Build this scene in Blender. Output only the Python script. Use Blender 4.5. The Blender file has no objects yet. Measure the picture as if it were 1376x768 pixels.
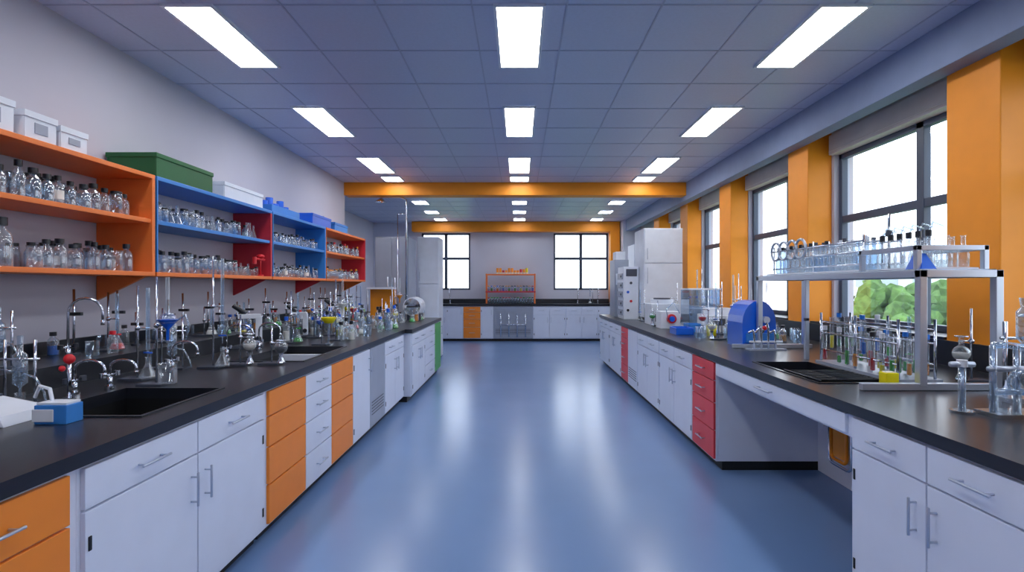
import bpy, bmesh, math, random
from mathutils import Vector, Matrix
random.seed(7)
S=bpy.context.scene
# ---------------------------------------------------------------- materials
def lin(c):
    return tuple(((v/255)/12.92 if v/255<=0.04045 else ((v/255+0.055)/1.055)**2.4) for v in c)+(1,)
MATS={}
def mat(name,rgb,rough=0.5,metal=0.0,noise=0.04,scale=6.0,coat=0.0,spec=0.5,bump=0.0,emit=0.0):
    m=bpy.data.materials.new(name); m.use_nodes=True
    nt=m.node_tree; b=nt.nodes['Principled BSDF']
    c=lin(rgb)
    tc=nt.nodes.new('ShaderNodeTexCoord'); nz=nt.nodes.new('ShaderNodeTexNoise')
    nz.inputs['Scale'].default_value=scale; nz.inputs['Detail'].default_value=3
    nt.links.new(tc.outputs['Object'],nz.inputs['Vector'])
    r=nt.nodes.new('ShaderNodeValToRGB')
    r.color_ramp.elements[0].position=0.3; r.color_ramp.elements[1].position=0.7
    r.color_ramp.elements[0].color=tuple(v*(1-noise) for v in c[:3])+(1,)
    r.color_ramp.elements[1].color=tuple(min(1,v*(1+noise)) for v in c[:3])+(1,)
    nt.links.new(nz.outputs['Fac'],r.inputs['Fac']); nt.links.new(r.outputs['Color'],b.inputs['Base Color'])
    b.inputs['Roughness'].default_value=rough; b.inputs['Metallic'].default_value=metal
    b.inputs['Coat Weight'].default_value=coat; b.inputs['Coat Roughness'].default_value=0.15
    b.inputs['Specular IOR Level'].default_value=spec
    if bump:
        bp=nt.nodes.new('ShaderNodeBump'); bp.inputs['Strength'].default_value=bump; bp.inputs['Distance'].default_value=0.01
        nt.links.new(nz.outputs['Fac'],bp.inputs['Height']); nt.links.new(bp.outputs['Normal'],b.inputs['Normal'])
    if emit:
        b.inputs['Emission Color'].default_value=(1,1,1,1); b.inputs['Emission Strength'].default_value=emit
    MATS[name]=m; return m
def glassmat(name,tint,edge=(0.9,0.95,1.0),rim=0.7,base=0.12,rough=.05,diff=0.0):
    m=bpy.data.materials.new(name); m.use_nodes=True; nt=m.node_tree
    nt.nodes.clear()
    o=nt.nodes.new('ShaderNodeOutputMaterial'); mx=nt.nodes.new('ShaderNodeMixShader')
    tr=nt.nodes.new('ShaderNodeBsdfTransparent'); tr.inputs['Color'].default_value=tint+(1,)
    gl=nt.nodes.new('ShaderNodeBsdfGlossy'); gl.inputs['Color'].default_value=edge+(1,); gl.inputs['Roughness'].default_value=rough
    df=nt.nodes.new('ShaderNodeBsdfDiffuse'); df.inputs['Color'].default_value=edge+(1,)
    m2=nt.nodes.new('ShaderNodeMixShader'); m2.inputs['Fac'].default_value=diff
    nt.links.new(gl.outputs[0],m2.inputs[1]); nt.links.new(df.outputs[0],m2.inputs[2])
    lw=nt.nodes.new('ShaderNodeLayerWeight'); lw.inputs['Blend'].default_value=0.35
    mr=nt.nodes.new('ShaderNodeMapRange'); mr.inputs['To Min'].default_value=base; mr.inputs['To Max'].default_value=rim
    nt.links.new(lw.outputs['Facing'],mr.inputs['Value']); nt.links.new(mr.outputs['Result'],mx.inputs['Fac'])
    nt.links.new(tr.outputs[0],mx.inputs[1]); nt.links.new(m2.outputs[0],mx.inputs[2]); nt.links.new(mx.outputs[0],o.inputs['Surface'])
    MATS[name]=m
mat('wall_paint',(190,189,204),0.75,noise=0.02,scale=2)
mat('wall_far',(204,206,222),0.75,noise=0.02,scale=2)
mat('ceiling_tile',(190,200,226),0.38,noise=0.03,scale=40,bump=0.04)
mat('tbar',(168,178,206),0.4)
mat('floor_epoxy',(110,140,186),0.23,noise=0.04,scale=1.2,spec=.6)
mat('orange_paint',(246,150,24),0.5,noise=0.03)
mat('orange_shelf',(240,126,56),0.45,noise=0.03)
mat('orange_drawer',(244,140,40),0.4,noise=0.03)
mat('red_paint',(220,64,72),0.4)
mat('red_shelf',(196,44,60),0.4)
mat('blue_shelf',(54,132,214),0.4)
mat('blue_plastic',(16,98,220),0.3,coat=0.3)
mat('green_box',(10,92,46),0.4)
mat('green_paint',(80,170,84),0.4)
mat('white_cab',(220,227,244),0.35,noise=0.02)
mat('white_plastic',(222,228,240),0.35)
mat('grey_cab',(156,164,182),0.35)
mat('grey_dark',(66,72,86),0.4)
mat('grey_beam',(128,142,174),0.6)
mat('blind_white',(210,204,198),0.7)
mat('counter_black',(26,29,38),0.3,noise=0.1,scale=30,coat=0.15)
mat('black_rubber',(14,15,18),0.5)
mat('chrome',(214,220,230),0.14,metal=1.0,noise=0.01)
mat('alu',(190,198,214),0.3,metal=0.7,noise=0.02)
mat('frame_dark',(62,74,96),0.4)
mat('cap_dark',(30,34,44),0.35)
mat('label',(232,230,224),0.7)
mat('yellow_plastic',(238,224,16),0.35)
mat('red_plastic',(210,30,44),0.35)
mat('liquid_green',(60,170,70),0.2)
mat('liquid_blue',(40,120,220),0.2)
mat('liquid_amber',(236,150,40),0.2)
mat('foliage',(96,128,66),0.95,noise=0.45,scale=3.5)
mat('trunk',(90,70,55),0.9)
mat('grass',(150,170,130),0.95,noise=0.2,scale=.3)
mat('facade',(226,226,228),0.8)
mat('facade_glass',(170,182,194),0.3)
mat('lamp_panel',(255,255,255),0.5,emit=14.0)
glassmat('glass',(0.92,0.95,0.975),diff=.3)
glassmat('glass_tint',(0.70,0.81,0.92),rim=0.8,base=0.18,diff=.25)
glassmat('pane',(0.97,0.985,1.0),rim=0.25,base=0.02)
# ---------------------------------------------------------------- mesh builder
class M:
    def __init__(s,name,loc=(0,0,0),rot=0,bevel=0):
        s.name=name; s.loc=loc; s.rot=rot; s.v=[]; s.f=[]; s.mi=[]; s.sm=[]; s.mats=[]; s.bevel=bevel
    def m(s,n):
        if n not in s.mats: s.mats.append(n)
        return s.mats.index(n)
    def add(s,vs,fs,mt,smooth=False):
        o=len(s.v); s.v+= [tuple(v) for v in vs]; k=s.m(mt)
        for f in fs:
            s.f.append([i+o for i in f]); s.mi.append(k); s.sm.append(smooth)
    def box(s,x0,x1,y0,y1,z0,z1,mt):
        if x0>x1:x0,x1=x1,x0
        if y0>y1:y0,y1=y1,y0
        if z0>z1:z0,z1=z1,z0
        vs=[(x0,y0,z0),(x1,y0,z0),(x1,y1,z0),(x0,y1,z0),(x0,y0,z1),(x1,y0,z1),(x1,y1,z1),(x0,y1,z1)]
        s.add(vs,[(0,3,2,1),(4,5,6,7),(0,1,5,4),(1,2,6,5),(2,3,7,6),(3,0,4,7)],mt)
    def lathe(s,x,y,z,prof,mt,seg=12,axis='z'):
        vs=[];fs=[]
        for (r,h) in prof:
            for i in range(seg):
                a=2*math.pi*i/seg
                c,d=r*math.cos(a),r*math.sin(a)
                if axis=='z': vs.append((x+c,y+d,z+h))
                elif axis=='x': vs.append((x+h,y+c,z+d))
                else: vs.append((x+c,y+h,z+d))
        n=len(prof)
        for j in range(n-1):
            for i in range(seg):
                k=(i+1)%seg
                fs.append((j*seg+i,j*seg+k,(j+1)*seg+k,(j+1)*seg+i) if axis!='y' else (j*seg+i,(j+1)*seg+i,(j+1)*seg+k,j*seg+k))
        s.add(vs,fs,mt,True)
    def cyl(s,x,y,z,r,h,mt,seg=12,axis='z'):
        s.lathe(x,y,z,[(0,0),(r,0)],mt,seg,axis) ; s.lathe(x,y,z,[(r,0),(r,h)],mt,seg,axis); s.lathe(x,y,z,[(r,h),(0,h)],mt,seg,axis)
    def sphere(s,x,y,z,r,mt,seg=12,a0=-90,a1=90,sq=1):
        n=7
        s.lathe(x,y,z,[(max(1e-4,r*math.cos(math.radians(a0+(a1-a0)*i/n))),sq*r*math.sin(math.radians(a0+(a1-a0)*i/n))) for i in range(n+1)],mt,seg)
    def tube(s,pts,r,mt,seg=8):
        P=[Vector(p) for p in pts]; vs=[];fs=[]
        t0=(P[1]-P[0]).normalized(); ref=Vector((0,0,1)) if abs(t0.z)<.9 else Vector((1,0,0))
        n=t0.cross(ref).normalized()
        for i,p in enumerate(P):
            if i==0:t=P[1]-P[0]
            elif i==len(P)-1:t=P[-1]-P[-2]
            else:t=(P[i+1]-P[i]).normalized()+(P[i]-P[i-1]).normalized()
            t.normalize(); n=(n-t*n.dot(t))
            if n.length<1e-4:n=t.orthogonal()
            n.normalize(); b=t.cross(n)
            for k in range(seg):
                a=2*math.pi*k/seg; vs.append(p+n*r*math.cos(a)+b*r*math.sin(a))
        for j in range(len(P)-1):
            for k in range(seg):
                l=(k+1)%seg; fs.append((j*seg+k,j*seg+l,(j+1)*seg+l,(j+1)*seg+k))
        fs.append(tuple(range(seg))[::-1]); fs.append(tuple(range((len(P)-1)*seg,len(P)*seg)))
        s.add(vs,fs,mt,True)
    def done(s):
        me=bpy.data.meshes.new(s.name); me.from_pydata(s.v,[],s.f)
        for n in s.mats: me.materials.append(MATS[n])
        me.polygons.foreach_set('material_index',s.mi); me.polygons.foreach_set('use_smooth',s.sm)
        me.update(); ob=bpy.data.objects.new(s.name,me); S.collection.objects.link(ob)
        ob.location=s.loc; ob.rotation_euler=(0,0,s.rot)
        if s.bevel:
            b=ob.modifiers.new('bevel','BEVEL'); b.width=s.bevel; b.segments=2; b.limit_method='ANGLE'; b.angle_limit=math.radians(60)
        return ob
CT=0.93; H=3.25; YE=14.6
# ---------------------------------------------------------------- shell
o=M('floor'); o.box(-4.3,3.45,-1.7,YE+.2,-.1,0,'floor_epoxy'); o.done()
o=M('ceiling'); o.box(-4.3,3.45,-1.7,YE+.2,H,H+.1,'ceiling_tile')
x=-3.9
while x<2.85:
    o.box(x-.006,x+.006,-1.5,YE,H-.004,H,'tbar'); x+=.6
y=-1.2
while y<YE:
    o.box(-4.1,2.85,y-.006,y+.006,H-.004,H,'tbar'); y+=.64
o.done()
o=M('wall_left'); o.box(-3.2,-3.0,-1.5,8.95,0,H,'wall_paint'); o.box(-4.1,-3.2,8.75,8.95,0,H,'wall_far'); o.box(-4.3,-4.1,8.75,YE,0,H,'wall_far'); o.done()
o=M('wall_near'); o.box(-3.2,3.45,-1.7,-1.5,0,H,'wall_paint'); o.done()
WB,WT=1.12,2.83
wins=[(1.55,3.2),(3.68,5.38),(5.84,7.38),(7.84,9.28),(9.74,11.18),(11.64,13.5)]
o=M('wall_right')
o.box(3.25,3.45,-1.5,YE,0,WB,'wall_paint'); o.box(3.25,3.45,-1.5,YE,WT,H,'blind_white')
yy=-1.5
for a,b in wins:
    o.box(3.25,3.45,yy,a,WB,WT,'wall_paint'); yy=b
o.box(3.25,3.45,yy,YE,WB,WT,'wall_paint'); o.done()
def window(n,facing,a,b,z0,z1,plane,splits,tr):
    m=M('window_%d'%n,bevel=.004)
    def bb(a0,a1,zz0,zz1,d0=0,d1=.06,mt='frame_dark'):
        if facing=='x': m.box(plane+d0,plane+d1,a0,a1,zz0,zz1,mt)
        else: m.box(a0,a1,plane+d0,plane+d1,zz0,zz1,mt)
    t=.05
    bb(a,b,z0,z0+t); bb(a,b,z1-t,z1); bb(a,a+t,z0,z1); bb(b-t,b,z0,z1)
    for sp in splits: bb(sp-.04,sp+.04,z0,z1)
    bb(a,b,tr-.035,tr+.035,.005,.055)
    bb(a+.02,b-.02,z0+.02,z1-.02,.028,.032,'pane')
    m.done()
for i,(a,b) in enumerate(wins):
    window(i+1,'x',a,b,WB,WT,3.3,[a+.36*(b-a)] ,2.16)
    m=M('window_valance',bevel=.003); m.box(3.2,3.25,a-.01,b+.01,WT,WT+.2,'blind_white'); m.box(3.195,3.2,a-.01,b+.01,WT+.03,WT+.035,'label'); m.done()
    m=M('trim_%d'%(i+1)); m.box(3.0,3.3,a,b,WB-.02,WB,'counter_black'); m.done()
for a,b in [(1.1,1.55),(3.25,3.66),(5.42,5.82),(7.4,7.82),(9.3,9.72),(11.2,11.62)]:
    m=M('orange_column',bevel=.006); m.box(3.0,3.25,a,b,.0,H,'orange_paint'); m.done()
m=M('ceiling_bulkhead_beam',bevel=.004); m.box(2.85,3.0,-1.5,YE,2.95,H,'grey_beam'); m.done()
fw=[(-2.75,-1.38),(0.96,2.49)]
m=M('wall_far'); z0,z1=1.37,2.96
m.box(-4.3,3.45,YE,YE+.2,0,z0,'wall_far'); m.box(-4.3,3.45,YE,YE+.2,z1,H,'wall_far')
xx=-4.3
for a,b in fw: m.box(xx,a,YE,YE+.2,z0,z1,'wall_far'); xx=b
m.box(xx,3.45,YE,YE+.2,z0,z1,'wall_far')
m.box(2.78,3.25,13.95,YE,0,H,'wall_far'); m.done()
for i,(a,b) in enumerate(fw): window(7+i,'y',a,b,z0,z1,YE+.05,[(a+b)/2],2.25)
m=M('orange_ceiling_beam',bevel=.006); m.box(-3.0,2.85,8.9,9.15,3.03,H,'orange_paint'); m.done()
m=M('orange_portal_frame',bevel=.006); m.box(-2.96,2.76,14.3,14.6,2.98,H,'orange_paint'); m.box(2.5,2.76,14.3,14.6,1.02,2.98,'orange_paint'); m.done()
# ---------------------------------------------------------------- lamps
def lamp(x,y,w,l):
    m=M('ceiling_light_panel'); t=.02
    m.box(x-w/2,x+w/2,y,y+l,H-.012,H-.006,'lamp_panel')
    m.box(x-w/2-t,x-w/2,y-t,y+l+t,H-.018,H-.002,'white_plastic'); m.box(x+w/2,x+w/2+t,y-t,y+l+t,H-.018,H-.002,'white_plastic')
    m.box(x-w/2,x+w/2,y-t,y,H-.018,H-.002,'white_plastic'); m.box(x-w/2,x+w/2,y+l,y+l+t,H-.018,H-.002,'white_plastic')
    m.done()
for (y,l) in [(-.6,.95),(1.35,.95),(3.28,.9),(5.14,.98),(7.15,.95),(8.4,.35),(10.8,.42),(12.2,.42),(13.6,.42)]:  # first two rows are out of view, added for illumination
    for x in (-2.09,0,2.05): lamp(x,y,.29,l)
# ---------------------------------------------------------------- cabinets
def bar(m,x0,x1,y,z,vertical=False):
    mt='alu'
    if vertical:
        m.tube([(x0,y-.032,z),(x0,y-.032,z+x1)],.0055,mt); 
        for q in (z+.02,z+x1-.02): m.tube([(x0,y,q),(x0,y-.032,q)],.0045,mt)
    else:
        m.tube([(x0,y-.032,z),(x1,y-.032,z)],.0055,mt)
        for q in (x0+.02,x1-.02): m.tube([(q,y,z),(q,y-.032,z)],.0045,mt)
def cabinet(name,side,face,y0,y1,kind,col,depth=.7,top=.88,body='white_cab',hs=1):
    w=y1-y0
    if side=='L': loc=(-face,y0,0);rot=math.pi/2
    elif side=='R': loc=(face,y1,0);rot=-math.pi/2
    else: loc=(y0,face,0);rot=0
    m=M(name,loc,rot,bevel=.0025)
    tk=.07
    m.box(0,w,0,.02,tk,top,body); m.box(0,.018,.02,depth,tk,top,body); m.box(w-.018,w,.02,depth,tk,top,body)
    m.box(.018,w-.018,.02,depth,tk,tk+.02,body); m.box(.018,w-.018,depth-.015,depth,tk+.02,top,body)
    m.box(0,w,.05,depth,0,tk,'black_rubber')
    g=.004; d=-.018; lo=.085; hi=top-.012
    def drawer(a,b,z0,z1,h=True):
        m.box(a+g,b-g,d,0,z0+g,z1-g,col)
        if h:
            c=(a+b)/2; L=min(.16,(b-a)*.36); bar(m,c-L/2,c+L/2,d,(z0+z1)/2)
    def door(a,b,z0,z1,hinge):
        m.box(a+g,b-g,d,0,z0+g,z1-g,col)
        xh=(b-.05) if hinge=='l' else (a+.05)
        bar(m,xh,.15,d,z1-.22,True)
        xe=(a+.022) if hinge=='l' else (b-.022)
        for zz in (z0+.08,z1-.14): m.box(xe-.007,xe+.007,d-.004,d,zz,zz+.05,'black_rubber')
    if kind=='d4':
        hz=[hi,hi-.15,hi-.33,hi-.55,lo]
        for i in range(4): drawer(0,w,hz[i+1],hz[i],hs)
    elif kind=='d3':
        hz=[hi,hi-.17,hi-.45,lo]
        for i in range(3): drawer(0,w,hz[i+1],hz[i])
    elif kind=='dd2':
        drawer(0.01,w/2,.72,hi); drawer(w/2,w-.01,.72,hi); door(.01,w/2,lo,.72,'l'); door(w/2,w-.01,lo,.72,'r')
    elif kind=='dd1':
        drawer(0,w,.72,hi); door(0,w,lo,.72,'l')
    elif kind=='door': door(0,w,lo,hi,'l')
    elif kind=='panel':
        m.box(g,w-g,d,0,lo,hi,col)
        for i in range(5): m.box(.06,w-.06,d-.003,d,.2+i*.03,.21+i*.03,'grey_dark')
    m.done()
L=[(-.6,.3,'dd2','white_cab'),(.3,1.16,'dd2','white_cab'),(1.16,1.70,'d3','orange_drawer'),(1.74,3.0,'dd2','white_cab'),(3.04,3.57,'d4','orange_drawer'),(3.57,4.06,'d4','white_cab'),
(4.06,4.58,'d4','orange_drawer'),(4.58,5.1,'door','white_cab'),(5.1,5.66,'panel','grey_cab'),(5.66,6.6,'dd2','white_cab')]
for a,b,k,c in L:
    cabinet('drawer_cabinet' if k in('d3','d4') else 'base_cabinet','L',1.48,a,b,k,c,depth=1.4,hs=0 if (c!='white_cab' and k=='d4') else 1)
m=M('cabinet_filler_strip'); m.box(-1.5,-1.482,1.70,1.74,0.07,.88,'white_cab'); m.box(-1.5,-1.482,3.0,3.04,0.07,.88,'white_cab'); m.done()
cabinet('base_cabinet','L',1.385,6.64,7.55,'dd2','white_cab',depth=1.5)
cabinet('drawer_cabinet','L',1.385,7.55,8.43,'d4','white_cab',depth=1.5)
cabinet('base_cabinet','L',1.385,8.43,9.05,'door','green_paint',depth=1.5)
R=[(-.4,.6,'dd2','white_cab'),(.6,1.54,'dd2','white_cab'),(1.54,2.46,'dd2','white_cab'),(4.19,4.71,'d4','red_paint'),(4.71,5.83,'dd2','white_cab'),(5.83,6.9,'dd2','white_cab'),(6.9,7.5,'panel','grey_cab'),(7.5,8.0,'d4','red_paint'),(8.0,9.05,'dd2','white_cab'),(9.05,10.1,'dd2','white_cab')]
for a,b,k,c in R:
    cabinet('drawer_cabinet' if k=='d4' else 'base_cabinet','R',1.58,a,b,k,'white_cab' if c=='grey_cab' else c,depth=1.3)
m=M('knee_space_drawer_apron',bevel=.003); m.box(1.58,1.6,2.46,4.19,.76,.88,'white_cab'); m.box(1.562,1.58,2.5,4.15,.775,.87,'white_cab')
m.tube([(1.53,3.2,.825),(1.53,3.4,.825)],.006,'alu'); m.tube([(1.562,3.22,.825),(1.53,3.22,.825)],.005,'alu'); m.tube([(1.562,3.38,.825),(1.53,3.38,.825)],.005,'alu')
m.box(2.4,2.42,2.46,4.19,0.0,.88,'white_cab'); m.done()
def rrect(cx,cz,w,h,r,x,n=4):
    out=[]
    for (sx,sz,a0) in ((1,1,0),(-1,1,90),(-1,-1,180),(1,-1,270)):
        for i in range(n+1):
            a=math.radians(a0+90*i/n); out.append((x,cx+sx*(w/2-r)+r*abs(math.cos(a))*sx,cz+sz*(h/2-r)+r*abs(math.sin(a))*sz))
    out.append(out[0]); return out
# hose reel hangs on the knee-space back panel
m=M('hose_reel_box'); X=2.3; yc=3.72
m.box(X,2.4,yc-.1,yc+.1,.22,.5,'white_plastic')
m.tube(rrect(yc,.36,.26,.34,.05,X-.01),.012,'chrome'); m.tube(rrect(yc,.36,.18,.26,.04,X-.02),.012,'orange_paint'); m.box(X-.02,X,yc-.07,yc+.07,.25,.47,'liquid_amber')
m.tube([(2.33,4.1,.62),(2.33,4.08,.5),(2.33,3.98,.42),(2.33,3.9,.5),(2.33,3.92,.6),(2.33,4.0,.62)],.012,'white_plastic'); m.box(2.31,2.4,3.94,4.14,.6,.66,'white_plastic'); m.done()
# ---------------------------------------------------------------- countertops
def slab(m,x0,x1,y0,y1,holes,z0=.88,z1=CT,mt='counter_black'):
    y=y0
    for (hx0,hx1,hy0,hy1) in sorted(holes,key=lambda h:h[2]):
        m.box(x0,x1,y,hy0,z0,z1,mt); m.box(x0,hx0,hy0,hy1,z0,z1,mt); m.box(hx1,x1,hy0,hy1,z0,z1,mt); y=hy1
        zb=z1-.2;t=.012
        m.box(hx0-t,hx1+t,hy0-t,hy1+t,zb-t,zb,'black_rubber')
        m.box(hx0-t,hx0,hy0-t,hy1+t,zb,z0,'black_rubber'); m.box(hx1,hx1+t,hy0-t,hy1+t,zb,z0,'black_rubber')
        m.box(hx0,hx1,hy0-t,hy0,zb,z0,'black_rubber'); m.box(hx0,hx1,hy1,hy1+t,zb,z0,'black_rubber')
        m.cyl((hx0+hx1)/2,(hy0+hy1)/2,zb,.03,.004,'chrome')
        q=.018
        m.box(hx0-q,hx0,hy0-q,hy1+q,z1,z1+.006,mt); m.box(hx1,hx1+q,hy0-q,hy1+q,z1,z1+.006,mt); m.box(hx0,hx1,hy0-q,hy0,z1,z1+.006,mt); m.box(hx0,hx1,hy1,hy1+q,z1,z1+.006,mt)
    m.box(x0,x1,y,y1,z0,z1,mt)
m=M('lab_countertop')
slab(m,-2.998,-1.45,-.6,6.6,[(-2.1,-1.6,2.2,2.78),(-2.1,-1.58,3.8,4.7)])
m.box(-2.998,-1.36,6.6,9.08,.88,CT,'counter_black')
m.box(-2.998,-2.5,-.6,8.9,CT,1.05,'counter_black'); m.box(-2.998,-2.97,-.6,8.9,1.05,1.13,'counter_black'); m.done()
m=M('lab_countertop')
slab(m,1.55,2.998,-.4,10.12,[(1.7,2.08,2.95,3.75)])
m.box(2.97,2.998,-.4,10.1,CT,1.1,'counter_black'); m.done()
B=[(-2.42,-1.95,'dd1','white_cab'),(-1.95,-1.5,'door','white_cab'),(-1.5,-1.04,'d4','orange_drawer'),(-1.04,-.7,'door','white_cab'),(-.7,.36,'panel','grey_cab'),(.36,1.24,'dd2','white_cab'),(1.24,2.1,'dd2','white_cab'),(2.1,2.74,'door','white_cab')]
for a,b,k,c in B:
    cabinet('drawer_cabinet' if k=='d4' else 'base_cabinet','B',13.95,a,b,k,c,depth=.6,top=.94,body='grey_cab' if k=='panel' else 'white_cab')
m=M('bench_countertop'); m.box(-2.5,2.76,13.92,14.58,.94,1.0,'counter_black'); m.box(-2.5,2.5,14.55,14.598,1.0,1.12,'counter_black'); m.done()
m=M('plumbing_manifold')
for i in range(4):
    xx=-.5+i*.22; m.tube([(xx,13.9,.12),(xx,13.9,.75)],.015,'chrome'); m.sphere(xx,13.9,.6,.03,'chrome')
m.tube([(-.55,13.9,.45),(.2,13.9,.45)],.012,'chrome'); m.tube([(-.5,13.9,.68),(-.5,13.95,.68)],.01,'chrome'); m.done()
# ---------------------------------------------------------------- glassware primitives
def bottle(m,x,y,z,r,h,cap='cap_dark',g='glass',fill=None,lab=False):
    m.lathe(x,y,z,[(0.001,.002),(r*.95,0),(r,h*.04),(r,h*.6),(r*.85,h*.7),(r*.42,h*.8),(r*.4,h*.92)],g,10)
    m.cyl(x,y,z+h*.86,r*.6,h*.17,cap,8)
    if fill: m.cyl(x,y,z+.003,r*.9,h*.4,fill,10)
    if lab: m.lathe(x,y,z,[(r*1.01,h*.18),(r*1.01,h*.5)],'label',10)
def jar(m,x,y,z,r,h,cap=None,g='glass'):
    m.lathe(x,y,z,[(0.001,.002),(r,0),(r,h*.85),(r*.85,h*.9)],g,10)
    if cap: m.cyl(x,y,z+h*.86,r*.9,h*.14,cap,10)
    else: m.lathe(x,y,z,[(r,h*.85),(r*1.08,h)],g,10)
def flask(m,x,y,z,r,h,g='glass',fill=None):
    m.lathe(x,y,z,[(0.001,.001),(r,0),(r,h*.08),(r*.3,h*.65),(r*.28,h*.95),(r*.36,h)],g,12)
    if fill: m.lathe(x,y,z,[(0.001,.003),(r*.93,.003),(r*.93,h*.08),(r*.68,h*.32),(0.001,h*.32)],fill,12)
def roundflask(m,x,y,z,r,g='glass',fill=None):
    m.sphere(x,y,z+r,r,g,12,-90,70); m.lathe(x,y,z+r*1.9,[(r*.3,0),(r*.28,r*1.2),(r*.36,r*1.25)],g,10)
    if fill: m.sphere(x,y,z+r,r*.93,fill,12,-90,5)
def beaker(m,x,y,z,r,h,g='glass',fill=None):
    m.lathe(x,y,z,[(0.001,.001),(r,0),(r,h*.95),(r*1.1,h)],g,12)
    if fill: m.cyl(x,y,z+.003,r*.93,h*.55,fill,12)
# ---------------------------------------------------------------- wall shelves
SF,SB=-2.6,-2.998; T0,TM,TB=2.27,1.955,1.58
def shelf(name,y0,y1,top,mid,bot,endc,backc=None,bracket=None):
    m=M(name,bevel=.003); t=.03
    m.box(SB,SF,y0,y1,T0-t,T0,top); m.box(SB,SF-.01,y0+.0,y1-t,TM-t,TM,mid); m.box(SB,SF,y0,y1,TB-t,TB,bot)
    m.box(SB,SF,y1-t,y1,TB,T0-t,endc); m.box(SB,SF,y0,y0+.012,TB,T0-t,top)
    if bracket:
        for yy in (y1-t,):
            vs=[(SB,yy,TB-t),(SF-.05,yy,TB-t),(SB,yy,TB-.2),(SB,yy+t,TB-t),(SF-.05,yy+t,TB-t),(SB,yy+t,TB-.2)]
            m.add(vs,[(0,2,1),(3,4,5),(0,1,4,3),(1,2,5,4),(2,0,3,5)],bracket)
    m.done()
shelf('wall_shelf_unit',1.75,3.72,'orange_shelf','orange_shelf','orange_shelf','orange_shelf',bracket='orange_shelf')
shelf('wall_shelf_unit',3.74,5.48,'blue_shelf','blue_shelf','orange_shelf','red_shelf',bracket='red_shelf')
shelf('wall_shelf_unit',5.5,7.0,'blue_shelf','blue_shelf','orange_shelf','blue_shelf',bracket='red_shelf')
shelf('wall_shelf_unit',7.02,8.8,'orange_shelf','orange_shelf','orange_shelf','red_shelf',bracket='orange_shelf')
def row(name,y0,y1,z,dens,big=1.0,kinds='bjf',caps=('cap_dark',)):
    m=M(name); y=y0
    while y<y1:
        for xx in (-2.69,-2.79,-2.89):
            if random.random()<.1: continue
            r=random.uniform(.026,.036)*big; h=random.uniform(.13,.18)*big
            k=random.choice(kinds); px=xx+random.uniform(-.01,.01); py=y+random.uniform(-.006,.006)
            cp=random.choice(caps)
            if k=='b': bottle(m,px,py,z,r,h,cp,random.choice(['glass','glass_tint']),lab=random.random()<.12)
            elif k=='j': jar(m,px,py,z,r,h*.85,random.choice([cp,cp,None]),random.choice(['glass','glass_tint']))
            else: flask(m,px,py,z,r*1.15,h,random.choice(['glass','glass_tint']))
        y+=dens
    m.done()
row('glass_bottles',1.85,3.62,TM,.085,1.1,'bbbj'); row('glass_bottles',1.85,2.8,TB,.12,1.45,'bbj'); row('glass_bottles',2.88,3.62,TB,.085,1.1,'bbjb')
row('glass_bottles',3.85,5.35,TM,.08,.95,'jfb'); row('glass_bottles',3.85,4.9,TB,.08,1.05,'jjb'); row('glass_bottles',4.95,5.4,TB,.075,.7,'fj')
row('glass_bottles',5.6,6.9,TM,.08,.85); row('glass_bottles',5.6,6.9,TB,.08,.9); row('glass_bottles',7.1,8.65,TM,.09,.95,caps=('cap_dark','red_plastic','liquid_amber')); row('glass_bottles',7.1,8.65,TB,.09,1.0,caps=('liquid_amber','cap_dark'))
m=M('red_clamp_rack'); m.tube([(-2.635,5.3,TB),(-2.635,5.3,TB+.22)],.008,'red_plastic'); m.sphere(-2.635,5.3,TB+.2,.04,'red_plastic',sq=.6); m.tube([(-2.635,5.18,TB+.17),(-2.635,5.38,TB+.17)],.012,'red_plastic'); m.cyl(-2.635,5.18,TB+.12,.02,.07,'red_plastic'); m.cyl(-2.635,5.3,TB,.03,.015,'red_plastic'); m.done()
def storage_box(name,x0,x1,y0,y1,z0,z1,c,lip=.02,handle=False,lid=True):
    m=M(name,bevel=.004); t=.008
    m.box(x0,x1,y0,y1,z0,z0+t,c)
    m.box(x0,x0+t,y0,y1,z0,z1,c); m.box(x1-t,x1,y0,y1,z0,z1,c); m.box(x0+t,x1-t,y0,y0+t,z0,z1,c); m.box(x0+t,x1-t,y1-t,y1,z0,z1,c)
    if lid: m.box(x0-.006,x1+.006,y0-.006,y1+.006,z1-.03,z1+.005,c)
    if handle: m.box(x1,x1+.004,(y0+y1)/2-.04,(y0+y1)/2+.04,z0+.04,z1-.05,'grey_cab'); m.box((x0+x1)/2-.05,(x0+x1)/2+.05,y0-.004,y0,z0+.04,z1-.05,'grey_cab')
    m.done()
storage_box('white_storage_box',-2.92,-2.64,2.5,2.72,T0+.001,T0+.17,'white_plastic',handle=True)
storage_box('white_storage_box',-2.92,-2.64,2.78,2.97,T0+.001,T0+.15,'white_plastic',handle=True)
storage_box('white_storage_box',-2.92,-2.64,3.0,3.18,T0+.001,T0+.13,'white_plastic',handle=True)
storage_box('green_storage_box',-2.98,-2.62,3.76,4.45,T0+.001,T0+.17,'green_box')
storage_box('white_storage_box',-2.95,-2.66,4.7,5.4,T0+.001,T0+.15,'white_plastic')
m=M('blue_pipette_rack'); m.box(-2.9,-2.66,5.6,6.3,T0+.001,T0+.09,'blue_shelf')
for i in range(5): m.cyl(-2.78,5.66+i*.13,T0+.09,.04,.05+.05*(i%2),'blue_plastic')
m.done()
storage_box('blue_storage_box',-2.9,-2.64,6.65,7.3,T0+.001,T0+.14,'blue_plastic'); storage_box('blue_storage_box',-2.9,-2.64,7.45,8.0,T0+.001,T0+.12,'blue_shelf')
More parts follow.
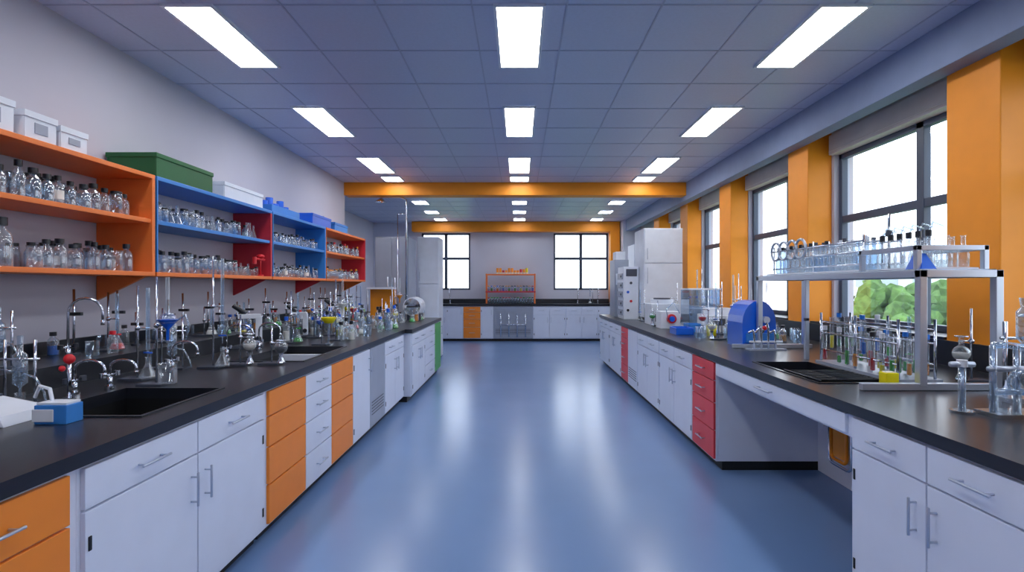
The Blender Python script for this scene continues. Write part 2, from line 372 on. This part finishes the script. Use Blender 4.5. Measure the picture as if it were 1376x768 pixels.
m=M('conical_flask'); flask(m,-2.78,7.375,T0,.045,.2,'glass_tint'); m.done()
# ---------------------------------------------------------------- lab equipment
def retort(x,y,z,h,kind='flask',col=None,side=1,name='retort_stand'):
    m=M(name)
    m.box(x-.07,x+.07,y-.045,y+.045,z,z+.014,'grey_dark')
    m.tube([(x,y+.02,z+.014),(x,y+.02,z+h)],.006,'chrome')
    zc=z+h*.55; cx=x+.075*side
    m.tube([(x,y+.02,zc),(cx,y+.02,zc)],.005,'chrome'); m.sphere(x,y+.02,zc,.015,'chrome',8)
    if kind=='flask':
        roundflask(m,cx,y,z+h*.28,.045,fill=col); m.tube([(cx+.03*math.cos(a/6*math.pi),y+.03*math.sin(a/6*math.pi),z+h*.62) for a in range(13)],.004,'chrome')
        m.lathe(cx,y,z+.014,[(0.03,0),(.012,.05),(.022,.08)],'chrome'); 
    elif kind=='burette':
        m.lathe(cx,y,z+h*.3,[(.003,-.06),(.004,0),(.011,.02),(.011,h*.68)],'glass_tint',8); m.tube([(cx-.025,y,z+h*.29),(cx+.025,y,z+h*.29)],.005,col or 'blue_plastic')
        flask(m,cx,y,z+.014,.045,.12,fill=col)
    elif kind=='funnel':
        m.lathe(cx,y,zc,[(.008,-.08),(.008,-.02),(.05,.03),(.055,.035)],col or 'blue_plastic',12); m.sphere(cx,y,zc+.03,.045,'glass',12,-20,80); m.lathe(cx,y,zc+.06,[(.012,0),(.01,h*.35)],'glass',8)
        beaker(m,cx,y,z+.014,.045,.11); m.tube([(cx+.05,y,zc+.03),(cx+.1,y,zc+.06),(cx+.12,y,zc),(cx+.1,y,zc-.08)],.006,'glass_tint')
    elif kind=='bowl':
        m.lathe(cx,y,zc,[(0.001,-.03),(.04,-.025),(.07,.02),(.07,.028)],col or 'yellow_plastic',14); m.lathe(cx,y,zc-.03,[(.012,0),(.01,-zc+z+.05)],'glass_tint',8)
        m.cyl(cx,y,z,.04,.015,'glass_tint')
    m.done()
def faucet(x,y,z,h,dx,dy=0,knob=None):
    m=M('gooseneck_faucet'); m.cyl(x,y,z,.024,.02,'chrome'); m.tube([(x,y,z+.02),(x,y,z+.07)],.013,'chrome')
    pts=[(x,y,z+.06),(x,y,z+h*.75)]
    L=math.hypot(dx,dy)
    for i in range(1,9):
        a=math.pi*i/8; q=(1-math.cos(a))/2
        pts.append((x+dx*q,y+dy*q,z+h*.75+math.sin(a)*min(h*.25,L*.6)))
    pts.append((x+dx,y+dy,z+h*.62)); m.tube(pts,.007,'chrome')
    m.tube([(x+dx,y+dy,z+h*.64),(x+dx,y+dy,z+h*.56)],.01,'chrome')
    m.tube([(x,y-.05,z+.08),(x,y+.05,z+.08)],.006,'chrome')
    for s_ in (-1,1): m.cyl(x,y+s_*.05,z+.07,.014,.025,knob or 'chrome',10)
    m.done()
m=M('laboratory_balance',bevel=.006)
vs=[(-2.2,2.02,CT),(-1.98,2.02,CT),(-1.98,2.24,CT),(-2.2,2.24,CT),(-2.2,2.02,CT+.08),(-2.0,2.02,CT+.04),(-2.0,2.24,CT+.04),(-2.2,2.24,CT+.08)]
m.add([(a-.02,b,c) for a,b,c in vs],[(0,3,2,1),(4,5,6,7),(0,1,5,4),(1,2,6,5),(2,3,7,6),(3,0,4,7)],'white_plastic')
m.box(-2.44,-2.22,2.02,2.24,CT,CT+.09,'grey_dark'); m.cyl(-2.33,2.13,CT+.09,.085,.012,'chrome',18)
m.box(-2.1,-2.04,2.015,2.02,CT+.015,CT+.035,'orange_paint')
beaker(m,-2.33,2.13,CT+.102,.05,.11,'glass_tint'); m.tube([(-2.42,2.22,CT+.09),(-2.42,2.22,CT+.34)],.008,'chrome'); m.done()
m=M('magnetic_stirrer',bevel=.006); m.box(-2.48,-2.25,1.8,2.0,CT,CT+.1,'grey_dark'); m.cyl(-2.36,1.9,CT+.1,.08,.01,'white_plastic',18); roundflask(m,-2.36,1.9,CT+.11,.06); m.done()
m=M('blue_power_supply_box',bevel=.006); m.box(-1.93,-1.8,2.07,2.15,CT,CT+.075,'blue_shelf'); m.box(-1.925,-1.805,2.075,2.145,CT+.075,CT+.085,'white_plastic'); m.box(-1.935,-1.85,2.065,2.07,CT+.01,CT+.06,'white_plastic')
m.tube([(-1.9,2.12,CT+.08),(-1.92,2.13,CT+.13),(-1.97,2.14,CT+.14),(-2.0,2.15,CT+.09)],.007,'white_plastic'); m.done()
def condenser(x,y,z,h,dirn=1):
    m=M('glass_condenser_setup'); m.box(x-.1,x+.1,y-.05,y+.05,z,z+.014,'grey_dark')
    for dx in (-.07,.07): m.tube([(x+dx,y,z+.014),(x+dx,y,z+h)],.006,'chrome')
    m.tube([(x-.09,y,z+h*.7),(x+.09,y,z+h*.7)],.006,'chrome')
    m.lathe(x,y,z+.08,[(.004,-.04),(.006,0),(.028,.02),(.028,h*.5),(.012,h*.55),(.012,h*.8)],'glass_tint',12)
    m.tube([(x+.014*math.cos(a*.8),y+.014*math.sin(a*.8),z+.1+a*.005) for a in range(int(h*80))],.003,'glass')
    m.tube([(x+.02,y,z+.14),(x+.09*dirn,y-.02,z+.13),(x+.13*dirn,y-.02,z+.06),(x+.14*dirn,y-.02,z+.02)],.005,'glass_tint'); beaker(m,x-.0,y,z+.014,.02,.04)
    m.tube([(x-.02,y,z+h*.5),(x-.1*dirn,y,z+h*.55),(x-.14*dirn,y,z+h*.3),(x-.14*dirn,y,z+.02)],.005,'glass_tint')
    m.done()
condenser(-2.32,2.42,CT,.3); condenser(-2.7,2.5,1.05,.24,1); condenser(-2.72,2.72,1.05,.3); condenser(-2.3,3.45,CT,.36)
faucet(-2.6,3.0,1.05,.36,.16,.05,'cap_dark'); faucet(-2.22,2.6,CT,.18,.15,0,'grey_dark'); faucet(-2.17,2.76,CT,.16,.14,0)
m=M('valve_post'); m.tube([(-2.16,2.5,CT),(-2.16,2.5,CT+.2)],.009,'chrome'); m.sphere(-2.16,2.5,CT+.2,.024,'red_plastic'); m.cyl(-2.16,2.5,CT,.025,.015,'chrome'); m.sphere(-2.16,2.46,CT+.16,.014,'red_plastic'); m.done()
retort(-2.02,2.88,CT,.6,'funnel','blue_plastic'); retort(-2.25,3.05,CT,.55,'burette')
faucet(-2.2,3.3,CT,.2,.16)
retort(-2.07,3.5,CT,.75,'burette'); retort(-1.95,3.62,CT,.35,'flask','label'); retort(-1.75,3.66,CT,.27,'flask','grey_dark')
faucet(-2.22,3.95,CT,.26,.2,0); faucet(-2.2,4.4,CT,.24,.18)
retort(-1.85,4.85,CT,.42,'bowl','yellow_plastic'); retort(-2.2,5.0,CT,.5,'burette','liquid_green')
ks=['flask','burette','funnel','bowl']; cs=['label','blue_plastic','yellow_plastic','liquid_amber','liquid_green','red_plastic']
for i in range(13):
    y=5.25+i*.27; retort(-1.75-random.random()*.6,y,CT,random.uniform(.3,.7),random.choice(ks),random.choice(cs))
for i in range(34):
    y=2.9+i*.175; h=random.uniform(.22,.46)
    if i in (0,1): continue
    if i%3==0: retort(-2.72,y,1.05,h,random.choice(['burette','flask']),random.choice(cs))
    else:
        m=M('support_rod'); m.cyl(-2.78,y,1.05,.03,.012,'grey_dark'); m.tube([(-2.78,y,1.06),(-2.78,y,1.05+h)],.007,'chrome'); m.box(-2.81,-2.73,y-.01,y+.01,1.05+h*.6,1.05+h*.6+.02,'cap_dark'); m.done()
m=M('counter_glassware')
for i in range(70):
    y=random.uniform(3.2,8.8); x=random.choice([-2.6,-2.64,-2.9,-2.88]); k=random.random()
    if k<.4: bottle(m,x,y,1.05,.03,.14,random.choice(['cap_dark','cap_dark','red_plastic','blue_plastic']),fill=random.choice([None,None,'liquid_amber','liquid_blue']))
    elif k<.7: beaker(m,x,y,1.05,.035,.09,'glass_tint')
    else: flask(m,x,y,1.05,.04,.13,fill=random.choice([None,'yellow_plastic','liquid_green']))
m.done()
m=M('counter_glassware')
for i in range(70):
    y=random.uniform(5.2,8.9); x=random.uniform(-2.4,-1.6); k=random.random()
    if k<.5: bottle(m,x,y,CT,.035,random.uniform(.14,.28),random.choice(['cap_dark','white_plastic','blue_plastic']),random.choice(['glass','glass_tint']),fill=random.choice([None,None,'liquid_amber','label']))
    elif k<.7: beaker(m,x,y,CT,.045,.12,'glass_tint',fill=random.choice([None,'yellow_plastic']))
    else: flask(m,x,y,CT,.05,.17,fill=random.choice([None,'label','liquid_green']))
m.done()
def microscope(x,y,z,s=1,rot=0):
    m=M('microscope',(x,y,z),rot,bevel=.004)
    m.box(-.09*s,.09*s,-.12*s,.12*s,0,.03*s,'grey_dark'); m.box(-.03*s,.03*s,.06*s,.11*s,.03*s,.28*s,'white_plastic')
    m.box(-.035*s,.035*s,-.08*s,.1*s,.26*s,.3*s,'white_plastic'); m.box(-.07*s,.07*s,-.09*s,.05*s,.12*s,.13*s,'cap_dark')
    m.cyl(0,-.04*s,.16*s,.018*s,.1*s,'chrome'); m.tube([(0,-.02*s,.3*s),(0,-.12*s,.38*s)],.022*s,'cap_dark'); m.cyl(.03*s,.085*s,.08*s,.025*s,.02*s,'cap_dark',axis='x'); m.done()
microscope(-2.42,4.65,CT,1,-1.2); microscope(-2.38,5.6,CT,.9,-1.4); microscope(-2.3,6.5,CT,1,-1.3)
def tall_cabinet(name,x0,x1,y0,y1,z0,z1,c,two=True,dark=False):
    m=M(name,bevel=.006); m.box(x0,x1,y0,y1,z0+.05,z1,c); m.box(x0+.03,x1-.03,y0+.03,y1-.03,z0,z0+.05,'black_rubber')
    xm=(x0+x1)/2
    if two:
        m.box(x0+.01,xm-.004,y0-.02,y0,z0+.07,z1-.02,c); m.box(xm+.004,x1-.01,y0-.02,y0,z0+.07,z1-.02,c)
        bar(m,xm-.04,.2,y0-.02,(z0+z1)/2,True); bar(m,xm+.04,.2,y0-.02,(z0+z1)/2,True)
    else:
        zs=z0+(z1-z0)*.62
        m.box(x0+.01,x1-.01,y0-.025,y0,z0+.07,zs-.006,c); m.box(x0+.01,x1-.01,y0-.025,y0,zs+.006,z1-.01,c)
        bar(m,x0+.05,.25,y0-.025,zs-.32,True); bar(m,x0+.05,.18,y0-.025,zs+.06,True)
    m.done()
tall_cabinet('tall_storage_cabinet',-2.58,-1.98,9.3,9.95,0,2.36,'grey_cab')
tall_cabinet('refrigerator',-2.02,-1.6,10.3,10.9,0,2.45,'white_plastic',False)
m=M('safety_shower_pipe'); m.tube([(-2.0,9.2,0),(-2.0,9.2,2.9),(-2.0,9.2,3.0),(-2.1,9.2,3.05),(-2.45,9.2,3.05)],.018,'chrome'); m.tube([(-2.15,9.2,0),(-2.15,9.2,2.75)],.012,'chrome'); m.tube([(-2.15,9.2,2.75),(-2.0,9.2,2.75)],.012,'chrome'); m.lathe(-2.45,9.2,3.03,[(.02,0),(.1,-.06),(.1,-.07)],'chrome'); m.done()
m=M('autoclave'); m.cyl(-1.72,8.35,CT+.22,.15,.35,'white_plastic',20,'y'); m.cyl(-1.72,8.33,CT+.22,.13,.02,'chrome',20,'y'); m.box(-1.84,-1.6,8.37,8.68,CT,CT+.1,'grey_dark'); m.tube([(-1.8,8.31,CT+.22),(-1.64,8.31,CT+.22)],.01,'cap_dark'); m.done()
m=M('amber_light_box',bevel=.004); m.box(-2.35,-1.95,8.0,8.25,CT,CT+.03,'white_plastic'); m.box(-2.35,-1.95,8.2,8.25,CT+.03,CT+.5,'liquid_amber'); m.box(-2.35,-1.95,8.0,8.25,CT+.5,CT+.53,'white_plastic'); m.tube([(-2.34,8.02,CT),(-2.34,8.02,CT+.5)],.01,'chrome'); m.tube([(-1.96,8.02,CT),(-1.96,8.02,CT+.5)],.01,'chrome'); m.done()
# ------------- right side
tall_cabinet('countertop_incubator',1.98,2.6,8.3,8.95,CT,2.4,'white_plastic',False)
m=M('analyzer_tower',bevel=.006); m.box(1.72,1.97,8.6,9.1,CT,1.8,'white_plastic')
for i in range(5): m.box(1.7,1.72,8.65,9.05,CT+.06+i*.15,CT+.16+i*.15,'grey_cab'); m.cyl(1.69,8.72,CT+.11+i*.15,.02,.012,'cap_dark',10,'x')
for i in range(4): m.cyl(1.79+.05*(i%2),8.585,CT+.15+i*.15,.022,.015,['cap_dark','red_plastic','blue_plastic','grey_dark'][i],10,'y')
m.box(1.76,1.94,8.59,8.6,1.64,1.76,'grey_dark'); m.done()
m=M('gas_analyzer',bevel=.006); m.box(1.7,1.95,9.3,9.8,CT,1.95,'grey_cab'); m.box(1.72,1.93,9.29,9.3,1.5,1.7,'white_plastic'); m.cyl(1.78,9.285,1.4,.03,.015,'cap_dark',10,'y'); m.cyl(1.88,9.285,1.4,.03,.015,'blue_plastic',10,'y'); m.box(1.74,1.91,9.4,9.7,1.95,2.1,'white_plastic'); m.done()
tall_cabinet('tall_storage_cabinet',2.25,2.95,10.2,10.8,0,2.3,'white_cab')
m=M('centrifuge',bevel=.01); m.box(1.85,2.25,7.3,7.7,CT,CT+.3,'white_plastic'); m.cyl(2.05,7.5,CT+.3,.16,.06,'white_plastic',20); m.cyl(2.05,7.5,CT+.36,.12,.02,'grey_dark',20); m.box(1.9,2.2,7.285,7.3,CT+.05,CT+.16,'grey_dark'); m.cyl(2.15,7.27,CT+.1,.02,.02,'red_plastic',10,'y'); m.done()
m=M('peristaltic_pump',bevel=.006); m.box(1.82,2.07,6.7,6.95,CT,CT+.22,'white_plastic'); m.cyl(1.95,6.66,CT+.13,.06,.04,'red_plastic',16,'y'); m.cyl(1.95,6.64,CT+.13,.035,.02,'blue_plastic',16,'y'); m.tube([(1.9,6.66,CT+.12),(1.86,6.6,CT+.25),(1.95,6.6,CT+.34),(2.05,6.66,CT+.2)],.008,'glass_tint'); m.done()
m=M('spectrophotometer',bevel=.01); m.box(2.25,2.65,6.2,6.6,CT,CT+.2,'white_plastic'); m.box(2.3,2.6,6.3,6.55,CT+.2,CT+.28,'white_plastic'); m.box(2.3,2.45,6.19,6.2,CT+.08,CT+.16,'grey_dark'); m.box(2.5,2.6,6.19,6.2,CT+.08,CT+.14,'blue_shelf'); m.done()
def tub(x0,x1,y0,y1,z,h,c,name): storage_box(name,x0,x1,y0,y1,z,z+h,c,lid=False)
tub(1.76,1.96,5.85,6.1,CT,.08,'blue_plastic','blue_plastic_tub'); tub(2.0,2.18,6.15,6.35,CT,.1,'blue_shelf','blue_plastic_tub')
m=M('yellow_beaker'); m.lathe(2.12,5.75,CT,[(.001,.002),(.05,0),(.055,.12),(.05,.12),(.045,.01)],'yellow_plastic'); m.done()
for (x,y,h,k,c) in [(2.3,5.9,.6,'burette','blue_plastic'),(2.7,6.4,.7,'burette','label'),(2.2,6.05,.5,'flask','red_plastic'),(2.35,5.5,.55,'funnel','blue_plastic'),(2.05,5.35,.35,'flask','label'),(2.5,5.25,.6,'burette',None),(2.6,7.4,.8,'burette',None),(1.9,7.15,.35,'flask','liquid_green'),(2.7,5.9,.5,'funnel','label'),(1.95,8.1,.5,'burette',None),(2.4,7.9,.6,'flask','liquid_blue')]:
    retort(x,y,CT,h,k,c,-1)
m=M('acrylic_cabinet'); 
for (a,b,c_,d_) in [(2.2,2.6,6.75,6.76),(2.2,2.6,7.09,7.1),(2.2,2.21,6.75,7.1),(2.59,2.6,6.75,7.1)]: m.box(a,b,c_,d_,CT,CT+.5,'glass_tint')
m.box(2.19,2.61,6.74,7.11,CT+.5,CT+.52,'white_plastic'); m.box(2.19,2.61,6.74,7.11,CT,CT+.015,'white_plastic'); m.box(2.22,2.58,6.77,7.08,CT+.25,CT+.26,'white_plastic')
for i in range(4): bottle(m,2.26+i*.09,6.9,CT+.26,.03,.15,'blue_plastic'); bottle(m,2.26+i*.09,6.85,CT+.015,.03,.17,'cap_dark')
m.done()
m=M('counter_glassware')
for i in range(45):
    y=random.uniform(4.95,8.1); x=random.uniform(1.9,2.85); k=random.random()
    if 6.1<y<7.8 and x<2.66: continue
    if k<.45: bottle(m,x,y,CT,.035,random.uniform(.14,.26),random.choice(['cap_dark','white_plastic','blue_plastic']),random.choice(['glass','glass_tint']),fill=random.choice([None,None,'liquid_amber','liquid_blue']))
    elif k<.7: beaker(m,x,y,CT,.045,.12,'glass_tint')
    else: flask(m,x,y,CT,.05,.17,fill=random.choice([None,'label','liquid_green']))
m.done()
m=M('blue_domed_container')
n=10; cx0,cy0=2.14,4.78
vs=[];fs=[]
pr=[(-.15,0)]+[(.15*-math.cos(math.pi*i/n),.22+.2*math.sin(math.pi*i/n)) for i in range(n+1)]+[(.15,0)]
for yy in (cy0-.13,cy0+.2):
    for (a,b) in pr: vs.append((cx0+a,yy,CT+b))
k=len(pr)
fs=[(i,(i+1)%k,(i+1)%k+k,i+k) for i in range(k)]+[tuple(range(k))[::-1],tuple(range(k,2*k))]
m.add(vs,fs,'blue_plastic')
m.box(cx0-.12,cx0+.12,cy0-.15,cy0-.13,CT+.05,CT+.13,'blue_shelf'); m.cyl(cx0+.05,cy0-.17,CT+.25,.03,.04,'white_plastic',12,'y')
m.done()
m=M('tubing_manifold')
for i in range(4): m.tube([(2.02+i*.06,4.48,CT),(2.02+i*.06,4.48,CT+.12+.03*(i%3)),(2.0+i*.06,4.46,CT+.17+.03*(i%3)),(1.96+i*.06,4.46,CT+.15)],.01,'chrome')
m.tube([(1.98,4.48,CT+.07),(2.26,4.48,CT+.07)],.01,'white_plastic'); m.box(1.96,2.28,4.44,4.52,CT,CT+.012,'grey_cab'); m.sphere(2.1,4.46,CT+.19,.02,'red_plastic'); m.done()
def fr(m,a,b,t=.02,mt='alu'):
    (x0,y0,z0),(x1,y1,z1)=a,b
    m.box(min(x0,x1)-t,max(x0,x1)+t,min(y0,y1)-t,max(y0,y1)+t,min(z0,z1)-t,max(z0,z1)+t,mt)
m=M('aluminium_bench_frame',bevel=.003)
XF,XB,YN,YF,ZT=2.12,2.52,2.75,4.6,1.545
for x in (XF,XB):
    for y in (YN,YF): fr(m,(x,y,CT+.04),(x,y,ZT))
    fr(m,(x,YN,ZT),(x,YF,ZT)); 
for y in (YN,YF): fr(m,(XF,y,ZT),(XB,y,ZT))
fr(m,(1.82,YN,CT+.02),(XB+.04,YN,CT+.02),.018); fr(m,(1.9,YF,CT+.02),(XB+.04,YF,CT+.02),.018)
fr(m,(XF+.03,3.9,CT+.3),(XF+.03,3.9,ZT),.014); fr(m,(XF+.03,3.9,CT+.015),(XF+.03,3.9,CT+.3),.014)
for x in (XF+.02,XB-.02):
    fr(m,(x,2.8,ZT),(x,2.8,ZT+.14),.014); fr(m,(x,3.25,ZT),(x,3.25,ZT+.14),.014); fr(m,(x,2.8,ZT+.14),(x,3.25,ZT+.14),.014)
fr(m,(XF+.02,2.8,ZT+.14),(XB-.02,2.8,ZT+.14),.014)
m.box(XF,XB,YN,YF,ZT+.02,ZT+.026,'glass_tint')
m.done()
zt=ZT+.026
m=M('glassware_rack')
m.box(2.16,2.48,3.3,4.55,zt,zt+.012,'white_plastic')
for x in (2.2,2.32,2.44):
    for z in (.05,.13,.2): m.tube([(x,3.32,zt+z),(x,4.52,zt+z)],.006,'chrome')
    for y in (3.33,3.9,4.5): m.tube([(x,y,zt+.01),(x,y,zt+.24)],.006,'chrome')
for i in range(17):
    y=3.36+i*.07
    for x in (2.23,2.29,2.38):
        m.lathe(x,y,zt+.012,[(.001,0),(.022,.005),(.024,.1),(.012,.14),(.012,.2)],random.choice(['glass','glass_tint']),10)
        if random.random()<.45: m.cyl(x,y,zt+.2,.014,.035,random.choice(['cap_dark','grey_dark','white_plastic']),8)
for i in range(4):
    y=4.08+i*.13; m.tube([(2.2,y+.075*math.cos(a/8*math.pi),zt+.2+.075*math.sin(a/8*math.pi)) for a in range(17)],.01,'alu')
m.done()
m=M('glassware_rack')
z2=zt
m.box(2.17,2.47,2.8,3.24,z2,z2+.01,'white_plastic')
for i in range(6):
    y=2.84+i*.072
    for x in (2.23,2.33,2.42): m.lathe(x,y,z2+.01,[(.001,0),(.026,.004),(.028,.07),(.011,.13),(.011,.17),(.016,.175)],'glass',10); 
    m.cyl(2.23,y,z2+.18,.015,.035,'cap_dark',8)
    m.tube([(2.23,y,z2+.2),(2.27,y+.02,z2+.26),(2.33,y+.02,z2+.24)],.005,'glass_tint')
m.done()
vs=[(2.07,2.86,zt+.0),(2.15,2.86,zt),(2.15,2.98,zt),(2.07,2.98,zt),(2.1,2.9,zt+.085),(2.12,2.9,zt+.085),(2.12,2.96,zt+.085),(2.1,2.96,zt+.085)]
m=M('blue_wedge_holder'); m.add([(a+.07,b-.09,c) for a,b,c in vs],[(0,3,2,1),(4,5,6,7),(0,1,5,4),(1,2,6,5),(2,3,7,6),(3,0,4,7)],'blue_plastic'); m.done()
m=M('overhead_stirrer'); m.tube([(2.32,3.27,zt),(2.32,3.27,zt+.36)],.008,'chrome'); m.cyl(2.32,3.27,zt+.22,.02,.04,'grey_dark'); m.cyl(2.32,3.27,zt,.03,.012,'grey_dark'); m.done()
m=M('test_tube_rack')
m.box(2.13,2.4,2.95,3.75,CT,CT+.02,'grey_cab'); 
for y in (2.97,3.35,3.73): m.tube([(2.16,y,CT+.02),(2.16,y,CT+.36)],.008,'chrome'); m.tube([(2.37,y,CT+.02),(2.37,y,CT+.36)],.008,'chrome')
for z in (.1,.22,.3):
    for x in (2.16,2.37): m.tube([(x,2.97,CT+z),(x,3.73,CT+z)],.006,'chrome')
cc=['liquid_green','yellow_plastic','red_plastic','liquid_blue','liquid_amber','liquid_green']
for i in range(9):
    y=3.02+i*.083
    for x in (2.16,2.26,2.36):
        q=random.choice([0,0,.09])
        m.lathe(x,y,CT+.04+q,[(.001,-.012),(.014,0),(.014,.2),(.017,.205)],'glass',8); m.cyl(x,y,CT+.036+q,.012,random.uniform(.04,.1),cc[(i+int(x*50))%6],8)
        if random.random()<.5: m.cyl(x,y,CT+.24+q,.016,.03,random.choice(['cap_dark','liquid_blue','white_plastic']),8)
m.done()
retort(2.62,3.0,CT,.42,'flask','label',-1); retort(2.62,3.4,CT,.36,'burette','liquid_green',-1)
m=M('sink_drying_rack')
for i in range(8): m.tube([(1.71,3.0+i*.045,CT+.012),(2.07,3.0+i*.045,CT+.012)],.004,'cap_dark')
for x in (1.71,2.07): m.tube([(x,2.96,CT+.012),(x,3.36,CT+.012)],.005,'cap_dark')
m.done()
m=M('yellow_beaker',bevel=.004); m.box(2.0,2.07,2.84,2.9,CT,CT+.075,'yellow_plastic'); m.box(2.01,2.06,2.85,2.89,CT+.075,CT+.08,'label'); m.done()
m=M('glass_tap_post'); x,y=1.92,2.26; m.cyl(x,y,CT,.045,.012,'glass_tint',16); m.tube([(x,y,CT+.01),(x,y,CT+.2)],.014,'glass_tint'); m.tube([(x,y,CT+.01),(x,y,CT+.2)],.006,'alu'); m.tube([(x-.05,y,CT+.21),(x+.05,y,CT+.21)],.013,'alu'); m.cyl(x,y,CT+.2,.02,.03,'white_plastic'); m.done()
m=M('glass_distillation_apparatus')
x,y=2.07,2.2
m.box(x-.1,x+.3,y-.06,y+.06,CT,CT+.02,'glass_tint')
for dx in (-.07,.03,.13): 
    m.tube([(x+dx,y,CT+.02),(x+dx,y,CT+.3)],.013,'glass_tint'); m.tube([(x+dx,y,CT+.02),(x+dx,y,CT+.3)],.005,'alu')
m.tube([(x-.07,y,CT+.3),(x+.0,y,CT+.3),(x+.13,y,CT+.28)],.014,'glass_tint'); m.tube([(x-.09,y,CT+.2),(x+.2,y,CT+.2)],.012,'alu'); m.tube([(x-.08,y-.03,CT+.11),(x+.2,y-.03,CT+.11)],.014,'glass_tint')
m.lathe(x+.08,y,CT+.3,[(.02,0),(.04,.03),(.04,.14),(.025,.16),(.03,.2)],'glass_tint',14); m.cyl(x+.08,y,CT+.42,.035,.012,'white_plastic',14)
m.tube([(x+.03+.05*math.cos(a/3),y-.05+.012*a/10,CT+.15+.05*math.sin(a/3)) for a in range(40)],.006,'glass_tint')
roundflask(m,x+.2,y-.02,CT+.02,.06,fill='label'); beaker(m,x-.02,y-.02,CT+.02,.04,.1)
m.done()
m=M('glass_distillation_apparatus'); x,y=2.45,2.5
m.box(x-.15,x+.15,y-.06,y+.06,CT,CT+.02,'alu')
for dx in (-.12,0,.12): m.tube([(x+dx,y,CT+.02),(x+dx,y,CT+.38)],.01,'chrome')
m.tube([(x-.14,y,CT+.3),(x+.14,y,CT+.3)],.008,'chrome'); roundflask(m,x-.06,y-.02,CT+.06,.05); roundflask(m,x+.06,y-.02,CT+.12,.05,fill='label'); m.tube([(x-.06,y-.02,CT+.2),(x-.02,y-.02,CT+.36),(x+.06,y-.02,CT+.3)],.009,'glass_tint'); m.done()
# back bench objects
m=M('orange_bench_rack',bevel=.003)
for x in (-.9,.42):
    for y in (14.15,14.45): fr(m,(x,y,1.016),(x,y,1.8),.016,'orange_shelf')
for z in (1.32,1.79): m.box(-.92,.44,14.13,14.47,z-.018,z+.018,'red_shelf' if z<1.5 else 'orange_shelf')
m.done()
m=M('rack_bottles')
for i in range(16):
    x=-.84+i*.08; jar(m,x,14.22,1.338,.034,.15,random.choice(['cap_dark','red_plastic','blue_plastic','liquid_amber']),'glass_tint')
    if i%2: m.cyl(x,14.22,1.34,.03,.08,random.choice(['liquid_green','liquid_amber','liquid_blue','yellow_plastic']))
    jar(m,x,14.25,1.0,.034,.17,random.choice(['liquid_green','cap_dark','red_plastic']),'glass_tint')
    if 2<i<14: m.cyl(x,14.25,1.808,.034,random.choice([.1,.13,.16]),random.choice(['liquid_amber','orange_paint','red_plastic','yellow_plastic','orange_paint'])); m.cyl(x,14.25,1.8,.036,.05,'label')
m.done()
for x in (1.6,2.15,-1.9): faucet(x,14.3,1.0,.4,0.0,-.2)
retort(2.0,14.2,1.0,.6,'burette','label',-1)
# ---------------------------------------------------------------- outdoors
m=M('ground'); m.box(5,120,-60,140,-5.2,-5,'grass'); m.box(-80,5,22,140,-5.2,-5,'grass'); m.done()
def tree(x,y,h,r):
    m=M('tree',(x,y,-5)); m.lathe(0,0,0,[(.25,0),(.16,h*.6)],'trunk',8)
    bm=bmesh.new(); bmesh.ops.create_icosphere(bm,subdivisions=2,radius=1)
    base=[v.co.copy() for v in bm.verts]; fcs=[tuple(v.index for v in f.verts) for f in bm.faces]; bm.free()
    for k in range(110):
        v=Vector((random.gauss(0,1),random.gauss(0,1),random.gauss(0,1))).normalized()*(random.random()**.4)
        c=Vector((v.x*r,v.y*r,h-r*.95+v.z*r*.95)); rr=r*random.uniform(.1,.22)
        m.add([c+w_*rr*random.uniform(.6,1.3) for w_ in base],fcs,'foliage',False)
    m.done()
for (x,y,h) in [(13,10,6.4),(14,13,6.7),(13.5,16,6.5),(14,18.8,6.8),(15,21.5,6.3),(13,24,5.2),(14,27,5.0),(14,30.5,4.9)]: tree(x,y,h,2.0)
for i in range(5): tree(-7+i*5,44+random.uniform(-2,2),random.uniform(4,5.2),2.2)
m=M('distant_building'); m.box(34,50,42,58,-5,3.6,'facade')
for k in range(4):
    for j in range(3): m.box(33.95,34,43+k*3.8,45+k*3.8,-3.2+j*2.3,-1.7+j*2.3,'facade_glass'); m.box(35+k*3.8,37+k*3.8,41.95,42,-3.2+j*2.3,-1.7+j*2.3,'facade_glass')
m.done()
# ---------------------------------------------------------------- world, camera
w=bpy.data.worlds.new('sky'); S.world=w; w.use_nodes=True; nt=w.node_tree
bg=nt.nodes['Background']; bg.inputs['Strength'].default_value=3.5
tc=nt.nodes.new('ShaderNodeTexCoord'); sp=nt.nodes.new('ShaderNodeSeparateXYZ'); rp=nt.nodes.new('ShaderNodeValToRGB')
nt.links.new(tc.outputs['Generated'],sp.inputs[0]); nt.links.new(sp.outputs['Z'],rp.inputs['Fac'])
rp.color_ramp.elements[0].color=(.9,.94,1,1); rp.color_ramp.elements[1].color=(.66,.8,1,1)
nt.links.new(rp.outputs['Color'],bg.inputs['Color'])
cam=bpy.data.cameras.new('camera'); co=bpy.data.objects.new('camera',cam); S.collection.objects.link(co)
co.location=(0,0,1.48); co.rotation_euler=(math.pi/2,0,0); cam.sensor_width=36; cam.lens=36*700/1376; cam.shift_x=-10/1376; cam.clip_start=.05; cam.clip_end=300
S.camera=co
S.view_settings.view_transform='Standard'; S.view_settings.look='None'; S.view_settings.exposure=0
